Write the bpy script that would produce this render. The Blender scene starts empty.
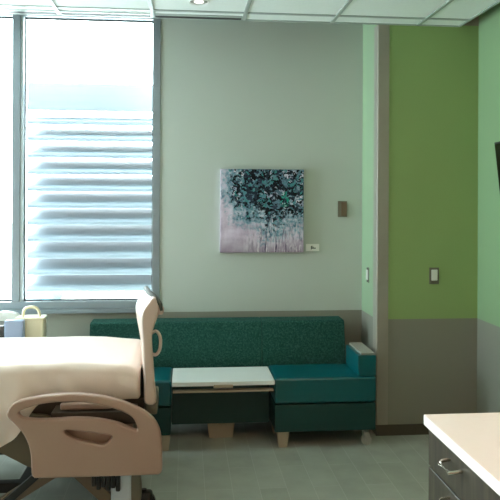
import bpy, bmesh, math, random
from mathutils import Vector, Matrix, noise
random.seed(4)
sc = bpy.context.scene
COL = sc.collection
PI = math.pi

# ------------------------------------------------------------------ view
sc.view_settings.view_transform = 'Standard'
sc.view_settings.look = 'None'
sc.view_settings.gamma = 1
sc.view_settings.use_curve_mapping = False
sc.view_settings.exposure = 0.72

# ------------------------------------------------------------------ materials
def lin(c):
    return tuple(((v / 255) / 12.92 if v / 255 <= .04045 else ((v / 255 + .055) / 1.055) ** 2.4) for v in c) + (1,)

def mat(name, rgb, rough=.5, metal=0, spec=.5, var=.05, scale=8, bump=0, bscale=200, coat=0):
    """principled paint / plastic / metal with a faint procedural mottling and optional grain"""
    m = bpy.data.materials.new(name); m.use_nodes = True
    nt = m.node_tree; N = nt.nodes; L = nt.links
    b = N['Principled BSDF']
    b.inputs['Roughness'].default_value = rough
    b.inputs['Metallic'].default_value = metal
    b.inputs['Specular IOR Level'].default_value = spec
    b.inputs['Coat Weight'].default_value = coat
    tc = N.new('ShaderNodeTexCoord')
    nz = N.new('ShaderNodeTexNoise'); nz.inputs['Scale'].default_value = scale; nz.inputs['Detail'].default_value = 4
    L.new(tc.outputs['Object'], nz.inputs['Vector'])
    mx = N.new('ShaderNodeMix'); mx.data_type = 'RGBA'
    c = lin(rgb)
    mx.inputs[6].default_value = tuple(v * (1 - var) for v in c[:3]) + (1,)
    mx.inputs[7].default_value = tuple(min(1, v * (1 + var)) for v in c[:3]) + (1,)
    L.new(nz.outputs['Fac'], mx.inputs[0])
    L.new(mx.outputs[2], b.inputs['Base Color'])
    if bump:
        n2 = N.new('ShaderNodeTexNoise'); n2.inputs['Scale'].default_value = bscale; n2.inputs['Detail'].default_value = 3
        L.new(tc.outputs['Object'], n2.inputs['Vector'])
        bp = N.new('ShaderNodeBump'); bp.inputs['Strength'].default_value = bump; bp.inputs['Distance'].default_value = .004
        L.new(n2.outputs['Fac'], bp.inputs['Height']); L.new(bp.outputs['Normal'], b.inputs['Normal'])
    return m

def two_tone(name, up, low, zsplit, ztop=None, top=None):
    """wall paint: one colour above the line at zsplit, another below it (object z = world z)"""
    m = mat(name, (128, 128, 128), rough=.55, bump=.15, bscale=120, spec=.35)
    nt = m.node_tree; N = nt.nodes; L = nt.links
    b = N['Principled BSDF']
    tc = N.new('ShaderNodeTexCoord'); sp = N.new('ShaderNodeSeparateXYZ'); L.new(tc.outputs['Object'], sp.inputs[0])
    gt = N.new('ShaderNodeMath'); gt.operation = 'GREATER_THAN'; gt.inputs[1].default_value = zsplit
    L.new(sp.outputs['Z'], gt.inputs[0])
    mx = N.new('ShaderNodeMix'); mx.data_type = 'RGBA'
    mx.inputs[6].default_value = lin(low); mx.inputs[7].default_value = lin(up)
    L.new(gt.outputs[0], mx.inputs[0])
    out = mx.outputs[2]
    if top:
        g2 = N.new('ShaderNodeMath'); g2.operation = 'GREATER_THAN'; g2.inputs[1].default_value = ztop
        L.new(sp.outputs['Z'], g2.inputs[0])
        m2 = N.new('ShaderNodeMix'); m2.data_type = 'RGBA'; m2.inputs[7].default_value = lin(top)
        L.new(out, m2.inputs[6]); L.new(g2.outputs[0], m2.inputs[0]); out = m2.outputs[2]
    L.new(out, b.inputs['Base Color'])
    return m

def emission(name, rgb, strength):
    m = bpy.data.materials.new(name); m.use_nodes = True
    N = m.node_tree.nodes; N.remove(N['Principled BSDF'])
    e = N.new('ShaderNodeEmission'); e.inputs[0].default_value = lin(rgb); e.inputs[1].default_value = strength
    m.node_tree.links.new(e.outputs[0], N['Material Output'].inputs[0])
    return m

def ramp(N, stops):
    r = N.new('ShaderNodeValToRGB')
    while len(r.color_ramp.elements) < len(stops): r.color_ramp.elements.new(.5)
    for e, (p, c) in zip(r.color_ramp.elements, stops):
        e.position = p; e.color = lin(c)
    return r

def floor_mat():
    m = mat('vinyl plank floor', (120, 130, 118), rough=.22, spec=.6)
    nt = m.node_tree; N = nt.nodes; L = nt.links; b = N['Principled BSDF']
    tc = N.new('ShaderNodeTexCoord'); mp = N.new('ShaderNodeMapping'); mp.inputs['Rotation'].default_value = (0, 0, PI / 2)
    mp.inputs['Location'].default_value = (.1, .035, 0)
    L.new(tc.outputs['Object'], mp.inputs[0])
    br = N.new('ShaderNodeTexBrick'); br.inputs['Scale'].default_value = 1
    br.inputs['Brick Width'].default_value = .62; br.inputs['Row Height'].default_value = .154
    br.inputs['Mortar Size'].default_value = .002; br.inputs['Mortar Smooth'].default_value = .2
    br.inputs['Color1'].default_value = lin((176, 182, 172)); br.inputs['Color2'].default_value = lin((168, 175, 164))
    br.inputs['Mortar'].default_value = lin((186, 191, 183))
    L.new(mp.outputs[0], br.inputs['Vector'])
    nz = N.new('ShaderNodeTexNoise'); nz.inputs['Scale'].default_value = 6; nz.inputs['Detail'].default_value = 6
    L.new(tc.outputs['Object'], nz.inputs['Vector'])
    mx = N.new('ShaderNodeMix'); mx.data_type = 'RGBA'; mx.blend_type = 'OVERLAY'; mx.inputs[0].default_value = .18
    L.new(br.outputs['Color'], mx.inputs[6]); L.new(nz.outputs['Fac'], mx.inputs[7])
    L.new(mx.outputs[2], b.inputs['Base Color'])
    return m

def fabric_mat():
    m = mat('speckled teal upholstery', (40, 100, 90), rough=.9, spec=.2, bump=.4, bscale=260)
    nt = m.node_tree; N = nt.nodes; L = nt.links; b = N['Principled BSDF']
    tc = N.new('ShaderNodeTexCoord')
    n = N.new('ShaderNodeTexNoise'); n.inputs['Scale'].default_value = 85; n.inputs['Detail'].default_value = 5; n.inputs['Roughness'].default_value = .7
    L.new(tc.outputs['Object'], n.inputs['Vector'])
    r = ramp(N, [(.34, (20, 60, 53)), (.5, (33, 78, 69)), (.66, (58, 102, 92))])
    L.new(n.outputs['Fac'], r.inputs[0]); L.new(r.outputs[0], b.inputs['Base Color'])
    return m

def wood_mat():
    m = mat('dark grey brown wood laminate', (74, 66, 55), rough=.4)
    nt = m.node_tree; N = nt.nodes; L = nt.links; b = N['Principled BSDF']
    tc = N.new('ShaderNodeTexCoord'); mp = N.new('ShaderNodeMapping'); mp.inputs['Scale'].default_value = (28, 28, 1.6)
    L.new(tc.outputs['Object'], mp.inputs[0])
    n = N.new('ShaderNodeTexNoise'); n.inputs['Scale'].default_value = 1.6; n.inputs['Detail'].default_value = 6; n.inputs['Roughness'].default_value = .65
    L.new(mp.outputs[0], n.inputs['Vector'])
    r = ramp(N, [(.3, (36, 31, 23)), (.5, (58, 51, 38)), (.72, (82, 73, 55))])
    L.new(n.outputs['Fac'], r.inputs[0]); L.new(r.outputs[0], b.inputs['Base Color'])
    return m

def tile_mat():
    m = mat('mineral ceiling tile', (240, 247, 243), rough=.95, spec=.1, bump=.5, bscale=180, var=.04, scale=60)
    return m

def art_mat():
    """abstract canvas: lavender ground, dark teal foliage mass upper right, drips below"""
    m = mat('painted canvas', (180, 170, 180), rough=.6, spec=.15)
    nt = m.node_tree; N = nt.nodes; L = nt.links; b = N['Principled BSDF']
    tc = N.new('ShaderNodeTexCoord'); sp = N.new('ShaderNodeSeparateXYZ'); L.new(tc.outputs['Generated'], sp.inputs[0])
    def M(op, a, bb=None, c=None, clamp=False):
        n = N.new('ShaderNodeMath'); n.operation = op; n.use_clamp = clamp
        for i, v in enumerate((a, bb, c)):
            if v is None: continue
            if isinstance(v, (int, float)): n.inputs[i].default_value = v
            else: L.new(v, n.inputs[i])
        return n.outputs[0]
    def noi(scale, detail=4, sx=1, sz=1, rough=.6):
        mp = N.new('ShaderNodeMapping'); mp.inputs['Scale'].default_value = (sx, 1, sz)
        L.new(tc.outputs['Generated'], mp.inputs[0])
        n = N.new('ShaderNodeTexNoise'); n.inputs['Scale'].default_value = scale; n.inputs['Detail'].default_value = detail
        n.inputs['Roughness'].default_value = rough
        L.new(mp.outputs[0], n.inputs['Vector']); return n
    def mix(f, a, bb):
        n = N.new('ShaderNodeMix'); n.data_type = 'RGBA'
        for i, v in ((0, f), (6, a), (7, bb)):
            if isinstance(v, tuple): n.inputs[i].default_value = lin(v)
            elif isinstance(v, (int, float)): n.inputs[i].default_value = v
            else: L.new(v, n.inputs[i])
        return n.outputs[2]
    X, Z = sp.outputs['X'], sp.outputs['Z']
    # ground, paler in the middle left, mauve to the foot
    g = ramp(N, [(.3, (176, 156, 180)), (.5, (208, 192, 210)), (.68, (230, 220, 234))])
    L.new(noi(5, 5).outputs['Fac'], g.inputs[0])
    ground = mix(M('MULTIPLY', M('SUBTRACT', .2, Z, clamp=True), 3.5, clamp=True), g.outputs[0], (128, 112, 130))
    # foliage mass: ellipse field around (.66,.68) broken up by noise
    dx = M('DIVIDE', M('SUBTRACT', X, .66), .55); dz = M('DIVIDE', M('SUBTRACT', Z, .80), .50)
    r2 = M('ADD', M('MULTIPLY', dx, dx), M('MULTIPLY', dz, dz))
    fld = M('SUBTRACT', 1.15, r2)
    fld = M('ADD', fld, M('MULTIPLY', M('SUBTRACT', noi(3.2, 3).outputs['Fac'], .5), 2.6))
    fld = M('ADD', fld, M('MULTIPLY', M('SUBTRACT', noi(26, 4).outputs['Fac'], .5), 2.0))
    blue = M('MULTIPLY', M('ADD', fld, .55), 1.5, clamp=True)
    leaf = ramp(N, [(.0, (8, 9, 12)), (.30, (20, 24, 30)), (.44, (52, 62, 80)), (.54, (22, 26, 32)), (.64, (104, 138, 158)), (.74, (58, 134, 134)), (.84, (160, 164, 188)), (.92, (222, 218, 232))])
    nw = noi(9, 3)
    def dabs(scale, warp):
        ad = N.new('ShaderNodeMix'); ad.data_type = 'RGBA'; ad.blend_type = 'LINEAR_LIGHT'; ad.inputs[0].default_value = warp
        L.new(tc.outputs['Generated'], ad.inputs[6]); L.new(nw.outputs['Color'], ad.inputs[7])
        v = N.new('ShaderNodeTexVoronoi'); v.inputs['Scale'].default_value = scale
        L.new(ad.outputs[2], v.inputs['Vector'])
        q = N.new('ShaderNodeSeparateColor'); L.new(v.outputs['Color'], q.inputs[0]); return q.outputs[0]
    L.new(M('ADD', M('MULTIPLY', dabs(30, .12), .75), M('MULTIPLY', dabs(7, .2), .25)), leaf.inputs[0])
    wash = ramp(N, [(.38, (62, 118, 138)), (.52, (122, 164, 180)), (.62, (200, 208, 222))])
    L.new(noi(11, 5).outputs['Fac'], wash.inputs[0])
    col = mix(M('MULTIPLY', blue, .9), ground, wash.outputs[0])
    dark = M('MULTIPLY', M('SUBTRACT', fld, .12), 3.5, clamp=True)
    col = mix(dark, col, leaf.outputs[0])
    # a turquoise accent at (.76,.62)
    ax = M('DIVIDE', M('SUBTRACT', X, .77), .07); az = M('DIVIDE', M('SUBTRACT', Z, .64), .10)
    acc = M('SUBTRACT', 1.0, M('ADD', M('MULTIPLY', ax, ax), M('MULTIPLY', az, az)))
    acc = M('ADD', acc, M('MULTIPLY', M('SUBTRACT', noi(30, 3).outputs['Fac'], .5), 3))
    col = mix(M('MULTIPLY', M('MULTIPLY', acc, .7, clamp=True), M('GREATER_THAN', dabs(30, .1), .4)), col, (30, 176, 150))
    # thin vertical drips in the lower half
    dr = noi(34, 4, 1, .16).outputs['Fac']
    band = M('MULTIPLY', M('SUBTRACT', .45, Z, clamp=True), 4, clamp=True)
    band = M('MULTIPLY', band, M('MULTIPLY', M('SUBTRACT', X, .25, clamp=True), 4, clamp=True))
    col = mix(M('MULTIPLY', M('MULTIPLY', M('SUBTRACT', dr, .50, clamp=True), 7, clamp=True), band), col, (86, 74, 98))
    dr2 = noi(41, 3, 1, .2).outputs['Fac']
    col = mix(M('MULTIPLY', M('MULTIPLY', M('SUBTRACT', dr2, .53, clamp=True), 9, clamp=True), band), col, (222, 214, 220))
    L.new(col, b.inputs['Base Color'])
    return m

def glass_mat():
    m = bpy.data.materials.new('window glass'); m.use_nodes = True
    N = m.node_tree.nodes; L = m.node_tree.links; N.remove(N['Principled BSDF'])
    t = N.new('ShaderNodeBsdfTransparent'); t.inputs[0].default_value = (.95, .98, .98, 1)
    g = N.new('ShaderNodeBsdfGlossy'); g.inputs['Roughness'].default_value = .02
    f = N.new('ShaderNodeFresnel'); f.inputs[0].default_value = 1.35
    x = N.new('ShaderNodeMixShader'); L.new(f.outputs[0], x.inputs[0]); L.new(t.outputs[0], x.inputs[1]); L.new(g.outputs[0], x.inputs[2])
    L.new(x.outputs[0], N['Material Output'].inputs[0])
    return m

TAUPE = (137, 138, 126)
MAT = dict(
    wall_grey=two_tone('pale grey paint over taupe', (187, 196, 188), TAUPE, .806),
    wall_green=two_tone('leaf green paint over taupe', (146, 173, 112), TAUPE, .806, 2.862, (150, 138, 124)),
    wall_ret=two_tone('lit green over taupe', (150, 177, 143), TAUPE, .806),  # return's green made paler to imitate the light reaching it
    wall_plain=mat('plain wall paint', (186, 190, 178), rough=.6),
    floor=floor_mat(), tile=tile_mat(),
    tee=mat('white painted grid steel', (166, 176, 172), rough=.28, var=.02),
    base=mat('dark rubber baseboard', (74, 70, 58), rough=.6),
    guard=mat('taupe vinyl corner guard', (152, 148, 136), rough=.4, bump=.1),
    pocket=mat('pocket plaster', (150, 150, 140), rough=.8),
    alu=mat('grey anodised aluminium', (138, 150, 156), rough=.35, metal=.3, var=.03),
    gasket=mat('black gasket', (30, 32, 34), rough=.6),
    white_frame=mat('white inner window strip', (222, 238, 246), rough=.4, var=.02),
    glass=glass_mat(),
    louver=mat('silver blue sunshade metal', (114, 125, 133), rough=.6, metal=.0, var=.03),
    fascia=mat('bounce lit fascia tone', (130, 136, 140), rough=.6, var=.02),  # paler than the blades, standing in for light reflected off the building
    fabric=fabric_mat(),
    vinyl=mat('teal vinyl upholstery', (2, 86, 92), rough=.28, spec=.6, var=.06, scale=5, bump=.08, bscale=150),
    vinyl_low=mat('shaded teal vinyl', (4, 58, 56), rough=.42, spec=.5, var=.06, scale=5, bump=.08, bscale=150),  # teal vinyl darkened for shade on the drawer fronts; also colours the under panel
    laminate=mat('white laminate', (236, 240, 237), rough=.3, var=.02),
    capgrey=mat('pale grey arm cap', (160, 158, 148), rough=.35, var=.02),
    dark_board=mat('black brown board', (26, 32, 28), rough=.7),  # the table support board's own dark colour
    tanmetal=mat('champagne painted steel', (176, 162, 142), rough=.4, metal=.2),
    dark=mat('black plastic', (22, 22, 22), rough=.45),
    darkbrown=mat('dark brown painted steel', (64, 54, 42), rough=.5),
    armbrown=mat('brown lift arm steel', (112, 92, 72), rough=.5),
    brownrail=mat('brown plastic rail', (96, 84, 64), rough=.5),
    greybrown=mat('grey brown plastic', (112, 106, 90), rough=.5),
    beige=mat('beige moulded plastic', (166, 135, 119), rough=.42, var=.03, bump=.05, bscale=300),
    cream=mat('cream moulded plastic', (206, 184, 172), rough=.4, var=.03),
    rubber=mat('dark olive rubber grip', (58, 60, 48), rough=.6),
    sheet=mat('white cotton sheet', (240, 221, 210), rough=.9, spec=.15, var=.03, scale=14, bump=.25, bscale=350),
    mattress=mat('mattress cover', (150, 150, 160), rough=.7),
    castergrey=mat('grey caster plastic', (150, 150, 142), rough=.5),
    boxgrey=mat('pale grey motor housing', (188, 198, 208), rough=.4),
    quartz=mat('white solid surface', (246, 232, 228), rough=.28, var=.02, scale=40),
    wood=wood_mat(),
    nickel=mat('brushed nickel', (200, 192, 180), rough=.25, metal=1, var=.03),
    steel=mat('stainless plate', (118, 115, 104), rough=.35, metal=.5),
    brown_switch=mat('brown rocker', (104, 86, 66), rough=.45),
    white_plastic=mat('white plastic', (226, 228, 224), rough=.35),
    screen=mat('black glass screen', (6, 7, 8), rough=.12, spec=.6),
    art=art_mat(),
    art_edge=mat('painted canvas edge', (92, 84, 96), rough=.7),
    paper=mat('white card', (232, 234, 230), rough=.6, var=.01),
    ink=mat('grey print', (90, 96, 94), rough=.7),
    yellow=mat('pale yellow plastic', (234, 226, 192), rough=.35, var=.04),
    bluegrey=mat('blue grey plastic', (150, 166, 192), rough=.4),
    lampwhite=mat('white lamp trim', (225, 228, 225), rough=.3),
    reflector=mat('satin lamp reflector', (190, 195, 192), rough=.25, metal=.7),
    lens=emission('downlight lens', (255, 250, 240), 1.6),
    panel=emission('warm fill panel', (255, 194, 158), 6.2),
    concrete=mat('pale concrete', (214, 214, 208), rough=.9, scale=.2, var=.08),
    tealclad=mat('teal cladding', (62, 112, 122), rough=.7),
    palewall=mat('pale rendered wall', (216, 218, 216), rough=.9),
    windowdark=mat('dark window glass', (84, 94, 98), rough=.4),
    leaf=mat('russet leaves', (176, 140, 96), rough=.9, scale=3, var=.2),
    bark=mat('grey bark', (120, 108, 98), rough=.9),
)

# ------------------------------------------------------------------ mesh helpers
def link(o, parent=None):
    COL.objects.link(o)
    if parent: o.parent = parent
    return o

def finish(name, bm, m, parent=None, smooth=True, origin=None):
    """bmesh (world coordinates) -> one mesh object; parent Empties sit at identity rotation so subtract their location"""
    bmesh.ops.recalc_face_normals(bm, faces=bm.faces)
    off = Vector((0, 0, 0)); p = parent
    while p: off += p.location; p = p.parent
    if off.length: bmesh.ops.translate(bm, vec=-off, verts=bm.verts)
    me = bpy.data.meshes.new(name); bm.to_mesh(me); bm.free()
    if smooth:
        for f in me.polygons: f.use_smooth = True
    ms = m if isinstance(m, (list, tuple)) else [m]
    for x in ms: me.materials.append(MAT[x])
    o = bpy.data.objects.new(name, me); link(o, parent)
    if smooth:
        md = o.modifiers.new('edges', 'WEIGHTED_NORMAL'); md.keep_sharp = True
        for e in me.edges: pass
        try: me.set_sharp_from_angle(angle=math.radians(42))
        except Exception: pass
    return o

def box(bm, x0, x1, y0, y1, z0, z1, bev=0, seg=2, M=None):
    r = bmesh.ops.create_cube(bm, size=1)
    vs = r['verts']
    bmesh.ops.scale(bm, vec=(abs(x1 - x0), abs(y1 - y0), abs(z1 - z0)), verts=vs)
    if bev:
        es = list({e for v in vs for e in v.link_edges})
        q = bmesh.ops.bevel(bm, geom=es, offset=bev, segments=seg, profile=.5, affect='EDGES')
        vs = list({v for f in q['faces'] for v in f.verts} | {v for v in vs if v.is_valid})
    bmesh.ops.translate(bm, vec=((x0 + x1) / 2, (y0 + y1) / 2, (z0 + z1) / 2), verts=vs)
    if M is not None: bmesh.ops.transform(bm, matrix=M, verts=vs)
    return vs

def B(name, m, parent, x0, x1, y0, y1, z0, z1, bev=0, seg=2, M=None):
    bm = bmesh.new(); box(bm, x0, x1, y0, y1, z0, z1, bev, seg, M)
    return finish(name, bm, m, parent, smooth=bev > 0)

def prism(bm, pts, axis, a, b, bev=0, seg=2):
    """extrude a 2-D outline: axis 'y' -> pts are (x,z); 'x' -> (y,z); 'z' -> (x,y)"""
    def co(p, t):
        return {'y': (p[0], t, p[1]), 'x': (t, p[0], p[1]), 'z': (p[0], p[1], t)}[axis]
    v0 = [bm.verts.new(co(p, a)) for p in pts]; v1 = [bm.verts.new(co(p, b)) for p in pts]
    fs = [bm.faces.new(v0), bm.faces.new(v1[::-1])]
    n = len(pts)
    for i in range(n): bm.faces.new((v0[i], v0[(i + 1) % n], v1[(i + 1) % n], v1[i]))
    vs = v0 + v1
    if bev:
        es = [e for f in fs for e in f.edges]
        bmesh.ops.bevel(bm, geom=list(set(es)), offset=bev, segments=seg, profile=.5, affect='EDGES')
    return vs

def cyl(bm, p, q, r, r2=None, n=20, cap=True):
    p, q = Vector(p), Vector(q); d = q - p
    M = Matrix.Translation((p + q) / 2) @ d.to_track_quat('Z', 'Y').to_matrix().to_4x4()
    bmesh.ops.create_cone(bm, cap_ends=cap, segments=n, radius1=r, radius2=r if r2 is None else r2, depth=d.length, matrix=M)

def tube(bm, pts, r, n=10, closed=False, flat=1.0):
    """sweep a circle along a polyline"""
    pts = [Vector(p) for p in pts]; k = len(pts); rings = []
    up = Vector((0, 1, 0)) if abs((pts[1] - pts[0]).normalized().y) < .9 else Vector((0, 0, 1))
    for i in range(k):
        a = pts[i - 1] if (i or closed) else pts[0]; b = pts[(i + 1) % k] if (i < k - 1 or closed) else pts[-1]
        t = (b - a).normalized(); s = t.cross(up).normalized(); u = s.cross(t)
        rr = r[i] if isinstance(r, (list, tuple)) else r
        rings.append([bm.verts.new(pts[i] + s * math.cos(2 * PI * j / n) * rr + u * math.sin(2 * PI * j / n) * rr * flat) for j in range(n)])
    for i in range(k if closed else k - 1):
        A, Bq = rings[i], rings[(i + 1) % k]
        for j in range(n): bm.faces.new((A[j], A[(j + 1) % n], Bq[(j + 1) % n], Bq[j]))
    if not closed: bm.faces.new(rings[0]); bm.faces.new(rings[-1][::-1])

def smooth_loop(pts, n=6, closed=True):
    """Catmull-Rom through 2-D points"""
    k = len(pts); out = []
    for i in range(k if closed else k - 1):
        g = lambda j: pts[j % k] if closed else pts[max(0, min(k - 1, j))]
        p0, p1, p2, p3 = (Vector(g(i + d)) for d in (-1, 0, 1, 2))
        for s in range(n):
            t = s / n
            out.append(tuple(.5 * ((2 * p1) + (p2 - p0) * t + (2 * p0 - 5 * p1 + 4 * p2 - p3) * t * t + (3 * p1 - p0 - 3 * p2 + p3) * t ** 3)))
    if not closed: out.append(tuple(pts[-1]))
    return out

def plate(name, m, parent, loops, y, half, bev):
    """flat moulded plate in the x-z plane with holes: outer loop then inner loops, rounded rim"""
    cu = bpy.data.curves.new(name, 'CURVE'); cu.dimensions = '2D'; cu.fill_mode = 'BOTH'
    cu.extrude = half; cu.bevel_depth = bev; cu.offset = -bev; cu.bevel_resolution = 3
    for lp in loops:
        s = cu.splines.new('POLY'); s.points.add(len(lp) - 1); s.use_cyclic_u = True
        for q, p in zip(s.points, lp): q.co = (p[0], p[1], 0, 1)
    t = bpy.data.objects.new('outline', cu); COL.objects.link(t)
    dg = bpy.context.evaluated_depsgraph_get(); dg.update()
    me = bpy.data.meshes.new_from_object(t.evaluated_get(dg))
    bpy.data.objects.remove(t); bpy.data.curves.remove(cu)
    bm = bmesh.new(); bm.from_mesh(me); bpy.data.meshes.remove(me)
    bmesh.ops.remove_doubles(bm, verts=bm.verts, dist=1e-5)
    bmesh.ops.transform(bm, matrix=Matrix.Translation((0, y, 0)) @ Matrix.Rotation(PI / 2, 4, 'X'), verts=bm.verts)
    return finish(name, bm, m, parent)

def tag(o, label, cat, group=None):
    o['label'] = label; o['category'] = cat
    if group: o['group'] = group
    return o

def thing(name, label, cat, loc, group=None):
    o = bpy.data.objects.new(name, None); o.empty_display_size = .1; o.location = loc
    link(o); return tag(o, label, cat, group)

def struct(o):
    o['kind'] = 'structure'; return o

# ------------------------------------------------------------------ room shell
YF, YB, XR, XRET, ZC = 4.61, 5.02, 2.051, 1.329, 2.857
XL, YN = -3.7, -1.6
ZT = 3.12

struct(B('floor', 'floor', None, XL - .1, XR + .1, YN - .1, YB + .25, -.08, 0))
# wall with the window: solid around one long opening
WX0, WX1, WZ0, WZ1 = -3.28, -.182, .82, 3.0
bm = bmesh.new()
for a in ((XL - .1, WX0, 0, ZT), (WX1, XRET + .1, 0, ZT), (WX0, WX1, 0, WZ0), (WX0, WX1, WZ1, ZT)):
    box(bm, a[0], a[1], YB, YB + .16, a[2], a[3])
struct(finish('wall_back', bm, 'wall_grey', smooth=False))
struct(B('wall_return', 'wall_ret', None, XRET, XRET + .07, YF + .07, YB, 0, ZT))
struct(B('wall_front', 'wall_green', None, XRET, XR + .1, YF, YF + .07, 0, ZT))
MAT['wall_green_dim'] = two_tone('leaf green over taupe dimmed', (138, 168, 128), TAUPE, .806)  # front wall's green, retoned to imitate weaker light on this side
struct(B('wall_right', 'wall_green_dim', None, XR, XR + .1, YN, YF, 0, ZT))
bm = bmesh.new()
LY0, LY1, LZ0, LZ1 = 3.5, 4.85, .15, 2.80
for a in ((YN, LY0, 0, ZT), (LY1, YB, 0, ZT), (LY0, LY1, 0, LZ0), (LY0, LY1, LZ1, ZT)):
    box(bm, XL - .1, XL, a[0], a[1], a[2], a[3])
struct(finish('wall_left', bm, 'wall_plain', smooth=False))
MAT['wall_bounce'] = mat('warm tan bounce wall', (206, 150, 122), rough=.6)  # unseen rear wall, its tan chosen to bounce warm light forward
struct(B('wall_rear', 'wall_bounce', None, XL - .1, XR + .1, YN - .1, YN, 0, ZT))
struct(B('baseboard_front', 'base', None, XRET - .006, XR, YF - .008, YF, 0, .075))
struct(B('baseboard_right', 'base', None, XR - .008, XR, YN, YF - .008, 0, .075))
struct(B('baseboard_back', 'base', None, XL, XRET - .01, YB - .008, YB, 0, .075))
# suspended ceiling, ending short of the window wall and of the right wall (open shade pocket above)
XCE = 1.915
struct(B('ceiling', 'tile', None, XL, XCE, YN, YF, ZC, ZC + .05))
bm = bmesh.new(); box(bm, XL - .1, XR + .1, YN - .1, YB + .16, ZT, ZT + .1)
struct(finish('ceiling_upper', bm, 'pocket', smooth=False))
bm = bmesh.new()
x = -.83 - .61 * 4
while x < XCE:
    box(bm, x - .012, x + .012, YN, YF, ZC - .008, ZC); x += .61
y = 4.432
while y > YN:
    box(bm, XL, XCE, y - .012, y + .012, ZC - .0075, ZC); y -= .61
box(bm, XL, XCE, YF - .012, YF + .004, ZC - .008, ZC + .05)
box(bm, XCE - .014, XCE + .003, YN, YF - .012, ZC - .008, ZC + .05)
struct(finish('trim_1', bm, 'tee', smooth=False))
# corner guard on the outside corner
bm = bmesh.new()
prism(bm, [(XRET - .006, YF + .08), (XRET, YF + .08), (XRET, YF), (XRET + .078, YF), (XRET + .078, YF - .006), (XRET + .001, YF - .006), (XRET - .006, YF + .001)], 'z', .076, ZC - .009)
struct(finish('trim_2', bm, 'guard', smooth=False))

# ------------------------------------------------------------------ window
win = bpy.data.objects.new('window_1', None); win.location = (-1.7, YB, WZ0); link(win); struct(win)
FY0, FY1 = YB - .008, YB + .11
bm = bmesh.new()
box(bm, WX0, WX1, FY0, FY1, WZ0 + .02, .891, .004)
box(bm, WX0, WX1, FY0, FY1, 2.947, WZ1, .004)
box(bm, -.237, WX1, FY0, FY1, .891, 2.947, .004)
box(bm, WX0, WX0 + .055, FY0, FY1, .891, 2.947, .004)
box(bm, -1.236, -1.178, FY0, FY1, .891, 2.947, .004)
box(bm, -2.29, -2.232, FY0, FY1, .891, 2.947, .004)
struct(finish('window_frame', bm, 'alu', win))
bm = bmesh.new()
for a in (-1.178, -2.232):
    box(bm, a, a + .018, YB + .004, FY1 - .02, .893, 2.945)
struct(finish('inner_bead', bm, 'white_frame', win, smooth=False))
bm = bmesh.new()
for a, b in ((-.237, -1.160), (-1.236, -2.214), (-2.29, WX0 + .055)):
    for e in (b, a - .006): box(bm, e, e + .006, YB + .05, YB + .07, .893, 2.945)
    box(bm, min(a, b), max(a, b), YB + .05, YB + .07, .891, .899)
    box(bm, min(a, b), max(a, b), YB + .05, YB + .07, 2.939, 2.947)
struct(finish('gasket', bm, 'gasket', win, smooth=False))
bm = bmesh.new()
for a, b in ((-1.160, -.237), (-2.214, -1.236), (WX0 + .055, -2.29)):
    box(bm, a, b, YB + .057, YB + .063, .895, 2.943)
struct(finish('glass', bm, 'glass', win, smooth=False))
struct(B('window_sill', 'alu', win, WX0 - .02, WX1 + .0, YB - .03, YB + .02, WZ0 - .012, WZ0 + .02, .004))

win2 = bpy.data.objects.new('window_added', None); win2.location = (XL - .05, 2.65, LZ0); link(win2); struct(win2)  # unseen window, assumed and sized for daylight from the left
bm = bmesh.new()
for a in ((LY0, LY1, LZ0, LZ0 + .06), (LY0, LY1, LZ1 - .06, LZ1), (LY0, LY0 + .06, LZ0 + .06, LZ1 - .06), (LY1 - .06, LY1, LZ0 + .06, LZ1 - .06), (4.15, 4.21, LZ0 + .06, LZ1 - .06)):
    box(bm, XL - .09, XL - .01, a[0], a[1], a[2], a[3])
struct(finish('window_frame', bm, 'alu', win2, smooth=False))
bm = bmesh.new()
for a, b in ((LY0 + .06, 4.15), (4.21, LY1 - .06)): box(bm, XL - .053, XL - .047, a, b, LZ0 + .06, LZ1 - .06)
struct(finish('glass', bm, 'glass', win2, smooth=False))

# ------------------------------------------------------------------ outside
t = thing('sunshade', 'pale metal sunshade of stacked horizontal louvers outside the window', 'sunshade', (-.1, 5.8, .8))
LX0, LX1 = -1.262, 1.2
B('fascia', 'fascia', t, LX0, LX1, 5.60, 5.63, 2.345, 2.568, .004)
B('sky_block_plate', 'fascia', t, LX0 + .01, LX1, 5.63, 5.80, 2.40, 2.415)  # hidden plate added to keep sky light off the first blade
for k in range(11):
    z = 2.232 - .1350 * k
    bm = bmesh.new()
    prism(bm, [(5.605, z), (5.600, z + .006), (5.603, z + .026), (5.618, z + .046), (5.64, z + .058), (6.0, z + .146), (6.0, z + .056), (5.8, z + .018), (5.62, z + .002)], 'x', LX0, LX1)
    finish('louver_blade', bm, 'louver', t, smooth=False)
for x in (.35, 1.15):
    B('mount_bracket', 'louver', t, x, x + .05, YB + .16, 6.06, .70, .74)
    B('upright', 'louver', t, x, x + .05, 6.01, 6.06, .74, 2.5)
struct(B('ground', 'concrete', None, -90, 90, 14, 160, -4.3, -4.0))
def building(x, y, w, d, z0, h, m, label, nw):
    t = thing('building', label, 'building', (x, y, z0))
    B('wall', m, t, x - w / 2, x + w / 2, y, y + d, z0, z0 + h)
    B('roof', 'concrete', t, x - w / 2 - .15, x + w / 2 + .15, y - .15, y + d + .15, z0 + h, z0 + h + .15)
    for i in range(nw):
        cx = x - w / 2 + (i + .5) * w / nw
        B('window', 'windowdark', t, cx - w / nw * .25, cx + w / nw * .25, y - .05, y, z0 + h * .35, z0 + h * .7)
building(-7.8, 36, 1.7, 4, -4, .85, 'tealclad', 'small teal block seen low under the louvers outside', 1)
building(-3.4, 37, 5.4, 6, -4, 1.0, 'palewall', 'long low pale building seen under the louvers outside', 6)
building(1.4, 39, 3.6, 6, -4, .9, 'palewall', 'short pale building seen beside the long one outside', 3)

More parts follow.
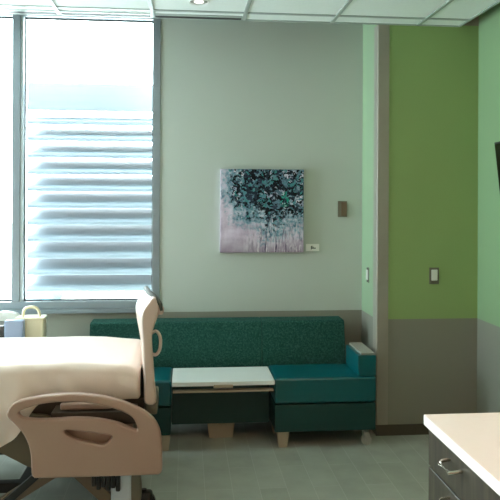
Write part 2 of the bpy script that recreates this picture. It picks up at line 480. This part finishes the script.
t = thing('tree', 'slender russet tree outside beside the louver ends', 'tree', (-8.3, 25, -4))
bm = bmesh.new()
tube(bm, [(-8.3, 25, -4), (-8.25, 25, -2), (-8.32, 25, -.4), (-8.3, 25, 1.2)], [.11, .09, .06, .02], 8)
rt = random.Random(3); tips = []
for k in range(16):
    z = -1.4 + .15 * k; a = k * 2.4; l = 1.0 - .03 * k
    e = (-8.3 + math.cos(a) * l * .8, 25 + math.sin(a) * l, z + .5 * l)
    tube(bm, [(-8.3, 25, z), ((-8.3 + e[0]) / 2, (25 + e[1]) / 2, z + .18), e], [.03, .02, .008], 5); tips.append(e)
finish('trunk', bm, 'bark', t)
bm = bmesh.new()
for e in tips:
    for q in range(16):
        c = Vector(e) + Vector([rt.uniform(-.32, .32) for _ in range(3)])
        M = Matrix.Translation(c) @ Matrix.Rotation(rt.uniform(0, 6), 4, Vector((rt.random(), rt.random(), 1)))
        vs = [bm.verts.new(M @ Vector(p)) for p in ((-.07, 0, 0), (0, .035, .01), (.08, 0, 0), (0, -.035, .01))]
        bm.faces.new(vs)
finish('leaves', bm, 'leaf', t, smooth=False)

# ------------------------------------------------------------------ ceiling fittings
def downlight(x, y, label, lens):
    t = thing('downlight', label, 'ceiling light', (x, y, ZC))
    bm = bmesh.new()
    prof = [(.068, -.0005), (.068, -.006), (.062, -.009), (.054, -.004), (.050, .03)]
    n = 32; rings = [[bm.verts.new((x + r * math.cos(2 * PI * j / n), y + r * math.sin(2 * PI * j / n), ZC - .0005 + z)) for j in range(n)] for r, z in prof[:4]]
    for a, b in zip(rings, rings[1:]):
        for j in range(n): bm.faces.new((a[j], a[(j + 1) % n], b[(j + 1) % n], b[j]))
    finish('trim_ring', bm, 'lampwhite', t)
    bm = bmesh.new(); cyl(bm, (x, y, ZC - .0035), (x, y, ZC - .0015), .054, n=32)
    finish('reflector', bm, 'reflector', t)
    bm = bmesh.new(); cyl(bm, (x, y, ZC - .0065), (x, y, ZC - .0036), .030, n=24)
    finish('lens', bm, lens, t)
downlight(.08, 4.212, 'small round recessed downlight in the ceiling above the painting', 'lens')
sd = [(-1.44 + .0, 'slot air diffuser at the ceiling edge above the left window pane'),
      (-.83, 'slot air diffuser at the ceiling edge above the louvered pane, second bay'),
      (-.22, 'slot air diffuser at the ceiling edge just before the painting')]
for x, lb in sd:
    t = thing('slot_diffuser', lb, 'air diffuser', (x + .305, 4.575, ZC), 'slot diffusers along the ceiling edge')
    bm = bmesh.new()
    box(bm, x + .014, x + .596, 4.520, 4.5975, ZC - .006, ZC - .0005)
    finish('flange', bm, 'tee', t, smooth=False)
    B('slot', 'dark', t, x + .018, x + .592, 4.556, 4.594, ZC - .0075, ZC - .006)
for (x, y, lb) in ((1.305, 1.35, 'unseen flat ceiling panel added for warm light over the drawer cabinet'),):
    t = thing('added_light_panel', lb, 'ceiling light', (x, y, ZC))  # unseen warm panel added to light the counter and room
    bm = bmesh.new()
    for a in ((x - .3, x - .27, y - .6, y + .6), (x + .27, x + .3, y - .6, y + .6), (x - .27, x + .27, y - .6, y - .57), (x - .27, x + .27, y + .57, y + .6)):
        box(bm, a[0], a[1], a[2], a[3], ZC - .014, ZC - .009)
    finish('frame', bm, 'lampwhite', t, smooth=False)
    B('diffuser', 'panel', t, x - .27, x + .27, y - .57, y + .57, ZC - .0125, ZC - .009)

# ------------------------------------------------------------------ wall pieces
t = thing('painting', 'square abstract canvas of dark teal foliage and drips hung over the sofa', 'painting', (.567, YB, 1.243))
B('canvas', 'art', t, .257, .878, YB - .036, YB - .003, 1.243, 1.858, .004)
B('stretcher_frame', 'art_edge', t, .262, .873, YB - .004, YB, 1.248, 1.853)
t = thing('title_card', 'small white title card on the wall beside the painting', 'card', (.951, YB, 1.25))  # a printed title card rather than a sign
B('card', 'paper', t, .902, 1.001, YB - .004, YB, 1.25, 1.303)
bm = bmesh.new()
box(bm, .938, .944, YB - .0046, YB - .004, 1.262, 1.288); box(bm, .944, .950, YB - .0046, YB - .004, 1.268, 1.290)
box(bm, .950, .975, YB - .0046, YB - .004, 1.268, 1.276); box(bm, .952, .960, YB - .0046, YB - .004, 1.277, 1.283)
finish('print', bm, 'ink', t, smooth=False)
t = thing('wall_control', 'brown and steel wall control plate high on the pale grey wall', 'switch', (1.178, YB, 1.506))
B('plate', 'steel', t, 1.142, 1.213, YB - .008, YB, 1.506, 1.626, .003)
B('rocker', 'brown_switch', t, 1.166, 1.207, YB - .016, YB - .008, 1.514, 1.618, .003)
t = thing('wall_switch', 'narrow white switch plate on the pale green return wall', 'switch', (XRET, 4.84, 1.04))
B('plate', 'steel', t, XRET - .005, XRET, 4.815, 4.870, 1.035, 1.145, .002)
B('toggle', 'white_plastic', t, XRET - .012, XRET - .005, 4.822, 4.863, 1.054, 1.126, .003)
for z in (1.044, 1.136):
    B('screw', 'dark', t, XRET - .0085, XRET - .006, 4.834, 4.848, z - .006, z + .006)
t = thing('light_switch', 'white rocker light switch in a steel plate on the green wall', 'switch', (1.735, YF, 1.05))
B('plate', 'steel', t, 1.700, 1.770, YF - .006, YF, 1.048, 1.164, .002)
B('rocker', 'white_plastic', t, 1.713, 1.757, YF - .013, YF - .006, 1.074, 1.150, .003)
B('indicator', 'greybrown', t, 1.720, 1.750, YF - .0085, YF - .006, 1.058, 1.070, .001)

# television on the right wall, tipped down
t = thing('television', 'black flat television tipped down on the right green wall', 'television', (XR, 3.6, 1.45))
Mt = Matrix.Translation((1.908, 0, 1.995)) @ Matrix.Rotation(math.radians(-6.7), 4, 'Y')
B('housing', 'dark', t, 0, .04, 3.12, 4.06, -.56, 0, .006, 2, Mt)
B('screen', 'screen', t, -.002, 0, 3.135, 4.045, -.535, -.015, 0, 2, Mt)
B('wall_mount', 'dark', t, XR - .02, XR, 3.42, 3.74, 1.60, 1.86)
bm = bmesh.new()
box(bm, 1.97, XR - .018, 3.53, 3.61, 1.70, 1.76)
finish('mount_arm', bm, 'dark', t, smooth=False)

# ------------------------------------------------------------------ sofa
S = thing('sofa', 'long teal upholstered sofa with white table insert against the back wall', 'sofa', (.25, 4.7, 0))
for x0, x1 in ((-.655, .262 + .285), (.549, 1.148)):
    bm = bmesh.new()
    prism(bm, [(4.770, .44), (4.790, .60), (4.815, .755), (4.830, .768), (4.985, .768), (4.995, .755), (4.995, .30), (4.80, .30)], 'x', x0, x1, .005, 2)
    finish('back_cushion', bm, 'fabric', S)
def seat(x0, x1):
    B('seat_cushion', 'vinyl', S, x0, x1, 4.405, 4.80, .295, .463, .018, 3)
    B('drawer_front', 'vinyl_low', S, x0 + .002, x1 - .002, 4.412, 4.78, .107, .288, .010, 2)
seat(.590, 1.270); seat(-.785, -.083)
for x0, x1 in ((1.147, 1.270), (-.785, -.662)):
    a = B('armrest', 'vinyl', S, x0, x1, 4.415, 4.765, .464, .603, .008, 2)
    bm = bmesh.new(); box(bm, x0 + .022, x1 - .008, 4.425, 4.76, .6035, .618, .004)
    k = finish('arm_cap', bm, 'capgrey', S)
bm = bmesh.new(); box(bm, -.078, .584, 4.365, 4.745, .434, .462, .004)
tt = finish('table_top', bm, 'laminate', S)
B('latch', 'tanmetal', S, .188, .312, 4.350, 4.380, .424, .443, .002)
B('table_rail', 'tanmetal', S, -.072, .578, 4.375, 4.42, .390, .403, .002)
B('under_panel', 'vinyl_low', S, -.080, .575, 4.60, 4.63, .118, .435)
B('table_support', 'dark_board', S, -.080, .575, 4.63, 4.77, .30, .435)
def foot(x0, x1, y0, y1, h, tp):
    bm = bmesh.new(); vs = box(bm, x0, x1, y0, y1, 0, h)
    for v in vs:
        if v.co.z < .01:
            v.co.x += tp if v.co.x < (x0 + x1) / 2 else -tp
            v.co.y += tp * .6 if v.co.y < (y0 + y1) / 2 else 0
    bmesh.ops.bevel(bm, geom=list(bm.edges), offset=.003, segments=2, affect='EDGES')
    finish('leg', bm, 'tanmetal', S)
foot(.609, .690, 4.43, 4.50, .108, .012); foot(-.168, -.087, 4.43, 4.50, .108, .012)
foot(.157, .348, 4.645, 4.72, .118, .016)
foot(.609, .690, 4.70, 4.77, .108, .012); foot(-.168, -.087, 4.70, 4.77, .108, .012)
def sofa_caster(x, y):
    bm = bmesh.new()
    cyl(bm, (x, y + .035, .085), (x, y + .035, .108), .016)
    box(bm, x - .019, x + .019, y + .005, y + .055, .052, .088, .004)
    c = finish('caster', bm, 'castergrey', S)
    bm = bmesh.new()
    for s in (-.008, .018): cyl(bm, (x, y + .02 + s, .034), (x, y + .02 + s + .010, .034), .034, n=28)
    cyl(bm, (x, y + .008, .034), (x, y + .052, .034), .012, n=16)
    finish('wheel', bm, 'castergrey', c)
for x in (1.213, -.73):
    sofa_caster(x, 4.42); sofa_caster(x, 4.70)

# ------------------------------------------------------------------ bed
Bd = thing('hospital_bed', 'beige hospital bed with moulded side rail beside the window', 'bed', (-1.3, 3.95, 0))
BX0, BX1 = -2.35, -.226
B('mattress', 'mattress', Bd, BX0 + .05, BX1 - .07, 3.62, 4.28, .605, .745, .04, 3)
B('deck_frame', 'darkbrown', Bd, BX0, BX1 + .02, 3.60, 4.27, .50, .585, .01)
B('deck_edge', 'beige', Bd, -.62, -.36, 3.475, 3.51, .572, .606, .012, 3)
B('rail_bracket', 'darkbrown', Bd, -.66, -.24, 3.46, 3.60, .50, .566, .006)
# near side rail: moulded plate with a long grip opening and a small hand recess
outer = smooth_loop([(-.856, .598), (-.820, .640), (-.740, .660), (-.640, .672), (-.520, .674), (-.400, .658), (-.300, .630), (-.205, .586), (-.148, .538), (-.120, .485), (-.110, .425), (-.107, .350), (-.107, .290), (-.120, .268), (-.160, .264), (-.400, .264), (-.690, .266), (-.728, .272), (-.740, .295), (-.744, .380), (-.758, .440), (-.785, .492), (-.822, .535), (-.852, .566)], 4)
hole = smooth_loop([(-.800, .592), (-.755, .612), (-.690, .628), (-.600, .636), (-.500, .632), (-.410, .616), (-.320, .588), (-.262, .558), (-.238, .524), (-.230, .490), (-.262, .496), (-.330, .526), (-.430, .548), (-.530, .556), (-.640, .552), (-.735, .554), (-.790, .566)], 4)
cup = smooth_loop([(-.575, .496), (-.550, .496), (-.480, .486), (-.380, .470), (-.356, .460), (-.362, .446), (-.384, .424), (-.410, .420), (-.460, .432), (-.530, .450), (-.580, .484)], 4)
rail = plate('side_rail', 'beige', Bd, [outer, hole, cup], 3.42, .012, .012)
B('hand_recess', 'beige', rail, -.60, -.345, 3.446, 3.452, .405, .515)
# far rail, lowered, mostly behind the mattress
far_outer = [(x - .16, z - .10) for x, z in outer]; far_hole = [(x - .16, z - .10) for x, z in hole]
plate('side_rail', 'beige', Bd, [far_outer, far_hole], 4.33, .010, .008)
# rail of the upper section, lowered: dark curved panel
bm = bmesh.new()
prism(bm, smooth_loop([(-1.50, .52), (-1.46, .44), (-1.30, .40), (-1.08, .376), (-.95, .345), (-.86, .300), (-.78, .258), (-.71, .246), (-.66, .262), (-.65, .36), (-.66, .50), (-.80, .53), (-1.2, .53)], 4), 'y', 3.565, 3.590, .006)
finish('lowered_rail', bm, 'brownrail', Bd)
# end board, seen edge-on: the near post leans out at its top
P0 = [(-.203, .575), (-.206, .66), (-.212, .80), (-.216, .902), (-.224, 1.00), (-.214, 1.057), (-.183, 1.101), (-.166, 1.122), (-.146, 1.117), (-.127, 1.072), (-.137, 1.025), (-.162, .953), (-.167, .901), (-.160, .80), (-.153, .70), (-.145, .575)]
P1 = [(-.215, .575), (-.220, .66), (-.230, .80), (-.238, .89), (-.256, .98), (-.264, 1.043), (-.252, 1.085), (-.222, 1.128), (-.195, 1.135), (-.168, 1.085), (-.172, 1.02), (-.195, .953), (-.198, .901), (-.197, .80), (-.193, .70), (-.188, .575)]
def board():
    bm = bmesh.new(); rings = []
    secs = [(3.545, 0, .86), (3.552, 0, .96), (3.565, 0, 1), (3.60, .12, 1), (3.64, .5, 1), (3.69, .9, 1), (3.74, 1, 1), (3.9, 1, 1), (4.1, 1, 1), (4.20, 1, 1), (4.228, 1, .95), (4.235, 1, .86)]
    for y, f, q in secs:
        lp = [tuple(Vector(a).lerp(Vector(b), f)) for a, b in zip(P0, P1)]
        drop = max(0, (y - 3.74) / .5) * .07
        lp = [(x, z - drop * max(0, (z - .6) / .5)) for x, z in lp]
        lp = smooth_loop(lp, 3)
        n = len(lp); out = []
        for i2 in range(n):                                     # inset the rim rings along the outline normal
            a, b = Vector(lp[i2 - 1]), Vector(lp[(i2 + 1) % n]); d = (b - a).normalized(); nn = Vector((d.y, -d.x))
            p = Vector(lp[i2]) - nn * (-(1 - q) * .09)
            out.append(p)
        rings.append([bm.verts.new((p.x, y, p.y)) for p in out])
    for a, b in zip(rings, rings[1:]):
        n = len(a)
        for k in range(n): bm.faces.new((a[k], a[(k + 1) % n], b[(k + 1) % n], b[k]))
    bm.faces.new(rings[0]); bm.faces.new(rings[-1][::-1])
    return bm
eb = finish('end_board', board(), 'cream', Bd)
bm = bmesh.new()
gp = [(-.225, 4.10, 1.098), (-.218, 3.90, 1.122), (-.208, 3.74, 1.146), (-.190, 3.66, 1.138), (-.163, 3.60, 1.125), (-.140, 3.565, 1.108), (-.124, 3.55, 1.085), (-.119, 3.55, 1.055)]
sm = [Vector(gp[0]) + 0 * Vector(gp[0])]
tube(bm, gp, [.010, .013, .014, .014, .014, .013, .011, .008], 10)
finish('grip', bm, 'rubber', eb)
bm = bmesh.new()
tube(bm, [(p[0], 3.60, p[1]) for p in smooth_loop([(-.178, .925), (-.150, .940), (-.130, .918), (-.124, .880), (-.130, .838), (-.150, .815), (-.180, .825)], 4, False)], .0085, 10, flat=1.6)
finish('loop_handle', bm, 'cream', eb)
B('bumper', 'cream', eb, -.142, -.108, 3.555, 3.61, 1.030, 1.074, .014, 3)
B('end_bracket', 'greybrown', Bd, -.206, -.140, 3.60, 3.80, .50, .60, .01)
B('end_bracket', 'greybrown', Bd, -.27, -.20, 3.66, 4.10, .30, .50, .01)
# undercarriage
B('base_beam', 'dark', Bd, -2.3, -.80, 3.60, 3.66, .115, .165, .006)
B('base_beam', 'dark', Bd, -2.3, -.28, 4.14, 4.20, .115, .165, .006)
B('cross_beam', 'dark', Bd, -.86, -.80, 3.66, 4.14, .115, .16, .006)
B('cross_beam', 'dark', Bd, -.34, -.28, 3.66, 4.14, .115, .16, .006)
B('cross_beam', 'dark', Bd, -2.3, -2.24, 3.66, 4.14, .115, .16, .006)
def arm(x0, z0, x1, z1, y, w, m):
    d = Vector((x1 - x0, z1 - z0)); n = Vector((-d.y, d.x)).normalized() * w / 2
    bm = bmesh.new()
    prism(bm, [(x0 + n.x, z0 + n.y), (x0 - n.x, z0 - n.y), (x1 - n.x, z1 - n.y), (x1 + n.x, z1 + n.y)], 'y', y, y + .035, .004)
    return finish('lift_arm', bm, m, Bd)
for y in (3.54, 4.23):
    arm(-.93, .075, -.56, .30, y, .062, 'armbrown')
    arm(-.62, .31, -.36, .06, y, .062, 'armbrown')
    arm(-.60, .30, -.30, .51, y + .04 if y < 4 else y - .04, .05, 'armbrown')
    arm(-.60, .30, -.95, .51, y + .04 if y < 4 else y - .04, .05, 'armbrown')
arm(-.90, .095, -.74, .235, 3.50, .036, 'dark')
bm = bmesh.new()
for i in range(6):
    x = -.46 + .024 * i; box(bm, x, x + .022, 3.46, 3.52, .19 - .014 * (i % 2) - .003 * i, .262, .006)
finish('cable_clip', bm, 'dark', Bd)
B('motor_housing', 'boxgrey', Bd, -.366, -.264, 3.48, 3.58, .03, .262, .012)
bm = bmesh.new()
prism(bm, smooth_loop([(-.262, .275), (-.236, .270), (-.220, .22), (-.214, .15), (-.220, .09), (-.262, .06)], 3), 'y', 3.49, 3.53, .004)
finish('pedal_guard', bm, 'greybrown', Bd)
for x in (-.205, -2.2):
    for y in (3.56, 4.2):
        bm = bmesh.new()
        box(bm, x - .045, x + .045, y - .03, y + .03, .070, .122, .018, 3)
        cyl(bm, (x, y, .11), (x, y, .13), .014); box(bm, x - .14, x - .02, y - .015, y + .015, .10, .128, .004)
        c = finish('caster', bm, 'dark', Bd)
        bm = bmesh.new(); cyl(bm, (x, y - .02, .06), (x, y + .02, .06), .06, n=28)
        bmesh.ops.bevel(bm, geom=[e for e in bm.edges if abs(e.verts[0].co.y - e.verts[1].co.y) < 1e-5], offset=.006, segments=2, affect='EDGES')
        finish('wheel', bm, 'dark', c)
for x in (-2.28,):
    B('end_board', 'cream', Bd, x - .13, x - .08, 3.6, 4.26, .45, 1.15, .02, 3)

# sheet draped over the mattress
def sheet():
    bm = bmesh.new(); nx = 110
    grid = []
    x0, x1 = BX0 + .02, BX1 - .008
    for i in range(nx + 1):
        x = x0 + (x1 - x0) * i / nx
        s = 1 / (1 + math.exp((x + .79) / .022))            # 1 where the sheet hangs past the rail, 0 beside it
        zb = .590 * (1 - s) + s * (.378 + .010 * math.sin(x * 9) - .10 * min(0, 0) + .10 * max(0, (x + .93) / .2) )
        yf = 3.555 - .02 * s
        end = max(0, (x - (x1 - .06)) / .06); topz = .774 - .02 * end ** 2
        topz += .010 - .022 * min(1, max(0, (x + .60) / .35)) ** 1.5
        P = []
        rear = [(4.330, .60), (4.332, .66), (4.328, .71), (4.312, .745)]
        for y, z in rear: P.append((y, z - .02 * end))
        for k in range(13):
            y = 4.29 - (4.29 - (yf + .045)) * k / 12
            P.append((y, topz + .006 * math.sin(PI * k / 12)))
        for a in (18, 36, 54, 72, 90):
            P.append((yf + .045 - .045 * math.sin(math.radians(a)), topz - .045 * (1 - math.cos(math.radians(a)))))
        zt = topz - .045
        for k in range(1, 13):
            f = k / 12
            y = yf - .012 * math.sin(PI * f) + (.028 * f * f * (1 - s)) - .015 * s * math.sin(PI * f * .8)
            P.append((y, zt + (zb - zt) * f))
        row = []
        for j, (y, z) in enumerate(P):
            n = noise.noise(Vector((x * 5, y * 6, z * 7))) * .008 + noise.noise(Vector((x * 14 + 7, y * 15, z * 10))) * .004
            ff = max(0, (j - 21) / 12)
            wr = (.014 * s + .004) * ff * math.sin(x * 46 + 5 * z + 2.5 * noise.noise(Vector((x * 4, 3, z * 5)))) + math.sin((x * 2.2 + z * 2.0) * 17 + 3 * noise.noise(Vector((x * 3, 0, z * 4)))) * .0075 * ff
            if j < 4: row.append(bm.verts.new((x, y + n * .4, z)))
            elif j < 17: row.append(bm.verts.new((x, y, z + n * .7)))
            else: row.append(bm.verts.new((x, y - n * 1.2 - wr, z + n * .6)))
        grid.append(row)
    for a, b in zip(grid, grid[1:]):
        for j in range(len(a) - 1): bm.faces.new((a[j], b[j], b[j + 1], a[j + 1]))
    # close the right end
    e = grid[-1]; c = [bm.verts.new((v.co.x + .006, 3.95 + (v.co.y - 3.95) * .9, .66 + (v.co.z - .66) * .85)) for v in e]
    for j in range(len(e) - 1): bm.faces.new((e[j], c[j], c[j + 1], e[j + 1]))
    return bm
sh = finish('bed_sheet', sheet(), 'sheet')
md = sh.modifiers.new('sub', 'SUBSURF'); md.levels = 1; md.render_levels = 1
tag(sh, 'rumpled white bed sheet draped over the hospital bed mattress', 'bed sheet')

# ------------------------------------------------------------------ beside the window, behind the bed
t = thing('bedside_table', 'slim wheeled bedside table standing behind the bed under the window', 'table', (-1.2, 4.68, 0))
CZ = .672
B('table_top', 'laminate', t, -1.48, -.94, 4.52, 4.82, CZ - .022, CZ, .004)
B('column', 'castergrey', t, -1.46, -1.41, 4.64, 4.70, .05, CZ - .022, .004)
for y in (4.55, 4.75): B('foot', 'castergrey', t, -1.46, -1.0, y, y + .035, .03, .055, .003)
B('foot_bridge', 'castergrey', t, -1.46, -1.41, 4.55, 4.785, .03, .056, .003)
for x in (-1.44, -1.03):
    for y in (4.567, 4.767):
        bm = bmesh.new(); cyl(bm, (x, y - .01, .016), (x, y + .01, .016), .016, n=16); finish('wheel', bm, 'dark', t)
t = thing('carry_case', 'pale yellow plastic case with a loop handle below the window', 'case', (-1.015, 4.65, CZ))
B('body', 'yellow', t, -1.108, -.928, 4.60, 4.715, CZ, .846, .012, 3)
B('lid', 'yellow', t, -1.112, -.924, 4.595, 4.718, .830, .848, .007, 2)
bm = bmesh.new()
hp = smooth_loop([(-1.068, .846), (-1.066, .880), (-1.050, .904), (-1.018, .911), (-.985, .904), (-.966, .880), (-.962, .846)], 4, False)
tube(bm, [(x, 4.65, z) for x, z in hp], .010, 10, flat=1.4)
finish('handle', bm, 'yellow', t)
bm = bmesh.new()
box(bm, -1.092, -1.070, 4.592, 4.601, .786, .804, .002); box(bm, -1.066, -1.050, 4.592, 4.601, .792, .800, .002)
finish('latch', bm, 'dark', t)
t = thing('medical_monitor', 'blue grey medical device with a black screen at the window corner', 'medical device', (-1.20, 4.60, CZ))
B('body', 'bluegrey', t, -1.162, -1.040, 4.53, 4.588, CZ + .001, .842, .010, 3)
bm = bmesh.new()
prism(bm, [(a, max(b, CZ + .002)) for a, b in smooth_loop([(-1.36, CZ + .012), (-1.36, .79), (-1.34, .836), (-1.28, .858), (-1.20, .862), (-1.15, .854), (-1.12, .828), (-1.12, CZ + .012)], 4)], 'y', 4.735, 4.80, .012, 2)
finish('housing', bm, 'white_plastic', t)
B('screen', 'screen', t, -1.30, -1.163, 4.532, 4.73, CZ + .001, .808, .008, 2)

# ------------------------------------------------------------------ cabinet run with counter
t = thing('drawer_cabinet', 'dark wood drawer cabinet with nickel pulls under the white counter', 'cabinet', (1.4, 1.4, 0))
CY0, CY1 = .55, 2.195
B('body', 'wood', t, .826, XR - .01, CY0, CY1 - .01, .09, .8845)
B('toe_kick', 'dark', t, .90, XR - .01, CY0 + .01, CY1 - .05, 0, .09)
# columns of drawers along the left face
cols = [(1.625, CY1 - .012), (1.085, 1.619), (.552, 1.079)]
rows = [(.758, .880), (.565, .752), (.335, .559), (.10, .329)]
for (a, b) in cols:
    for (z0, z1) in rows:
        d = B('drawer', 'wood', t, .806, .826, a, b, z0, z1, .0015, 1)
        yc = (a + b) / 2 + (.165 if b > 2 else 0); zc = z1 - (.036 if z1 > .8 else .024)
        if b > 2: yc = 1.955
        bm = bmesh.new()
        w = .046
        tube(bm, [(.808, yc - w, zc), (.780, yc - w, zc - .004), (.770, yc - w + .008, zc - .008), (.770, yc + w - .008, zc - .008), (.780, yc + w, zc - .004), (.808, yc + w, zc)], .0055, 10)
        finish('pull', bm, 'nickel', d)
ct = B('countertop', 'quartz', None, .793, XR - .003, CY0 - .02, CY1 + .002, .885, .920, .003, 2)
tag(ct, 'white solid counter slab lying on the dark wood drawers', 'countertop')

# ------------------------------------------------------------------ light
w = bpy.data.worlds.new('overcast daylight'); sc.world = w; w.use_nodes = True
bg = w.node_tree.nodes['Background']; bg.inputs[0].default_value = (.84, .955, 1.0, 1); bg.inputs[1].default_value = 16.0
for i, (a, b) in enumerate(((-1.16, -.237), (-2.21, -1.24), (-3.2, -2.3))):
    l = bpy.data.lights.new('window_portal', 'AREA'); l.shape = 'RECTANGLE'; l.size = b - a; l.size_y = 2.05
    l.cycles.is_portal = True
    o = bpy.data.objects.new('window_portal', l); o.location = ((a + b) / 2, YB + .12, 1.92); o.rotation_euler = (-PI / 2, 0, 0); link(o)
l = bpy.data.lights.new('window_portal', 'AREA'); l.shape = 'RECTANGLE'; l.size = 2.65; l.size_y = LY1 - LY0; l.cycles.is_portal = True
o = bpy.data.objects.new('window_portal', l); o.location = (XL - .11, (LY0 + LY1) / 2, (LZ0 + LZ1) / 2); o.rotation_euler = (0, -PI / 2, 0); link(o)
try:
    sc.cycles.max_bounces = 10; sc.cycles.diffuse_bounces = 6; sc.cycles.transparent_max_bounces = 12
except Exception: pass

# ------------------------------------------------------------------ camera
cam = bpy.data.cameras.new('camera'); cam.sensor_width = 36; cam.lens = 680 / 500 * 36; cam.shift_y = -.1; cam.clip_start = .02; cam.clip_end = 500
co = bpy.data.objects.new('camera', cam); link(co)
th = math.atan(65 / 680)
co.matrix_world = Matrix.Translation((0, 0, 1.63)) @ Matrix.Rotation(-th, 4, 'Z') @ Matrix.Rotation(PI / 2, 4, 'X') @ Matrix.Rotation(.0046, 4, 'Z')
sc.camera = co
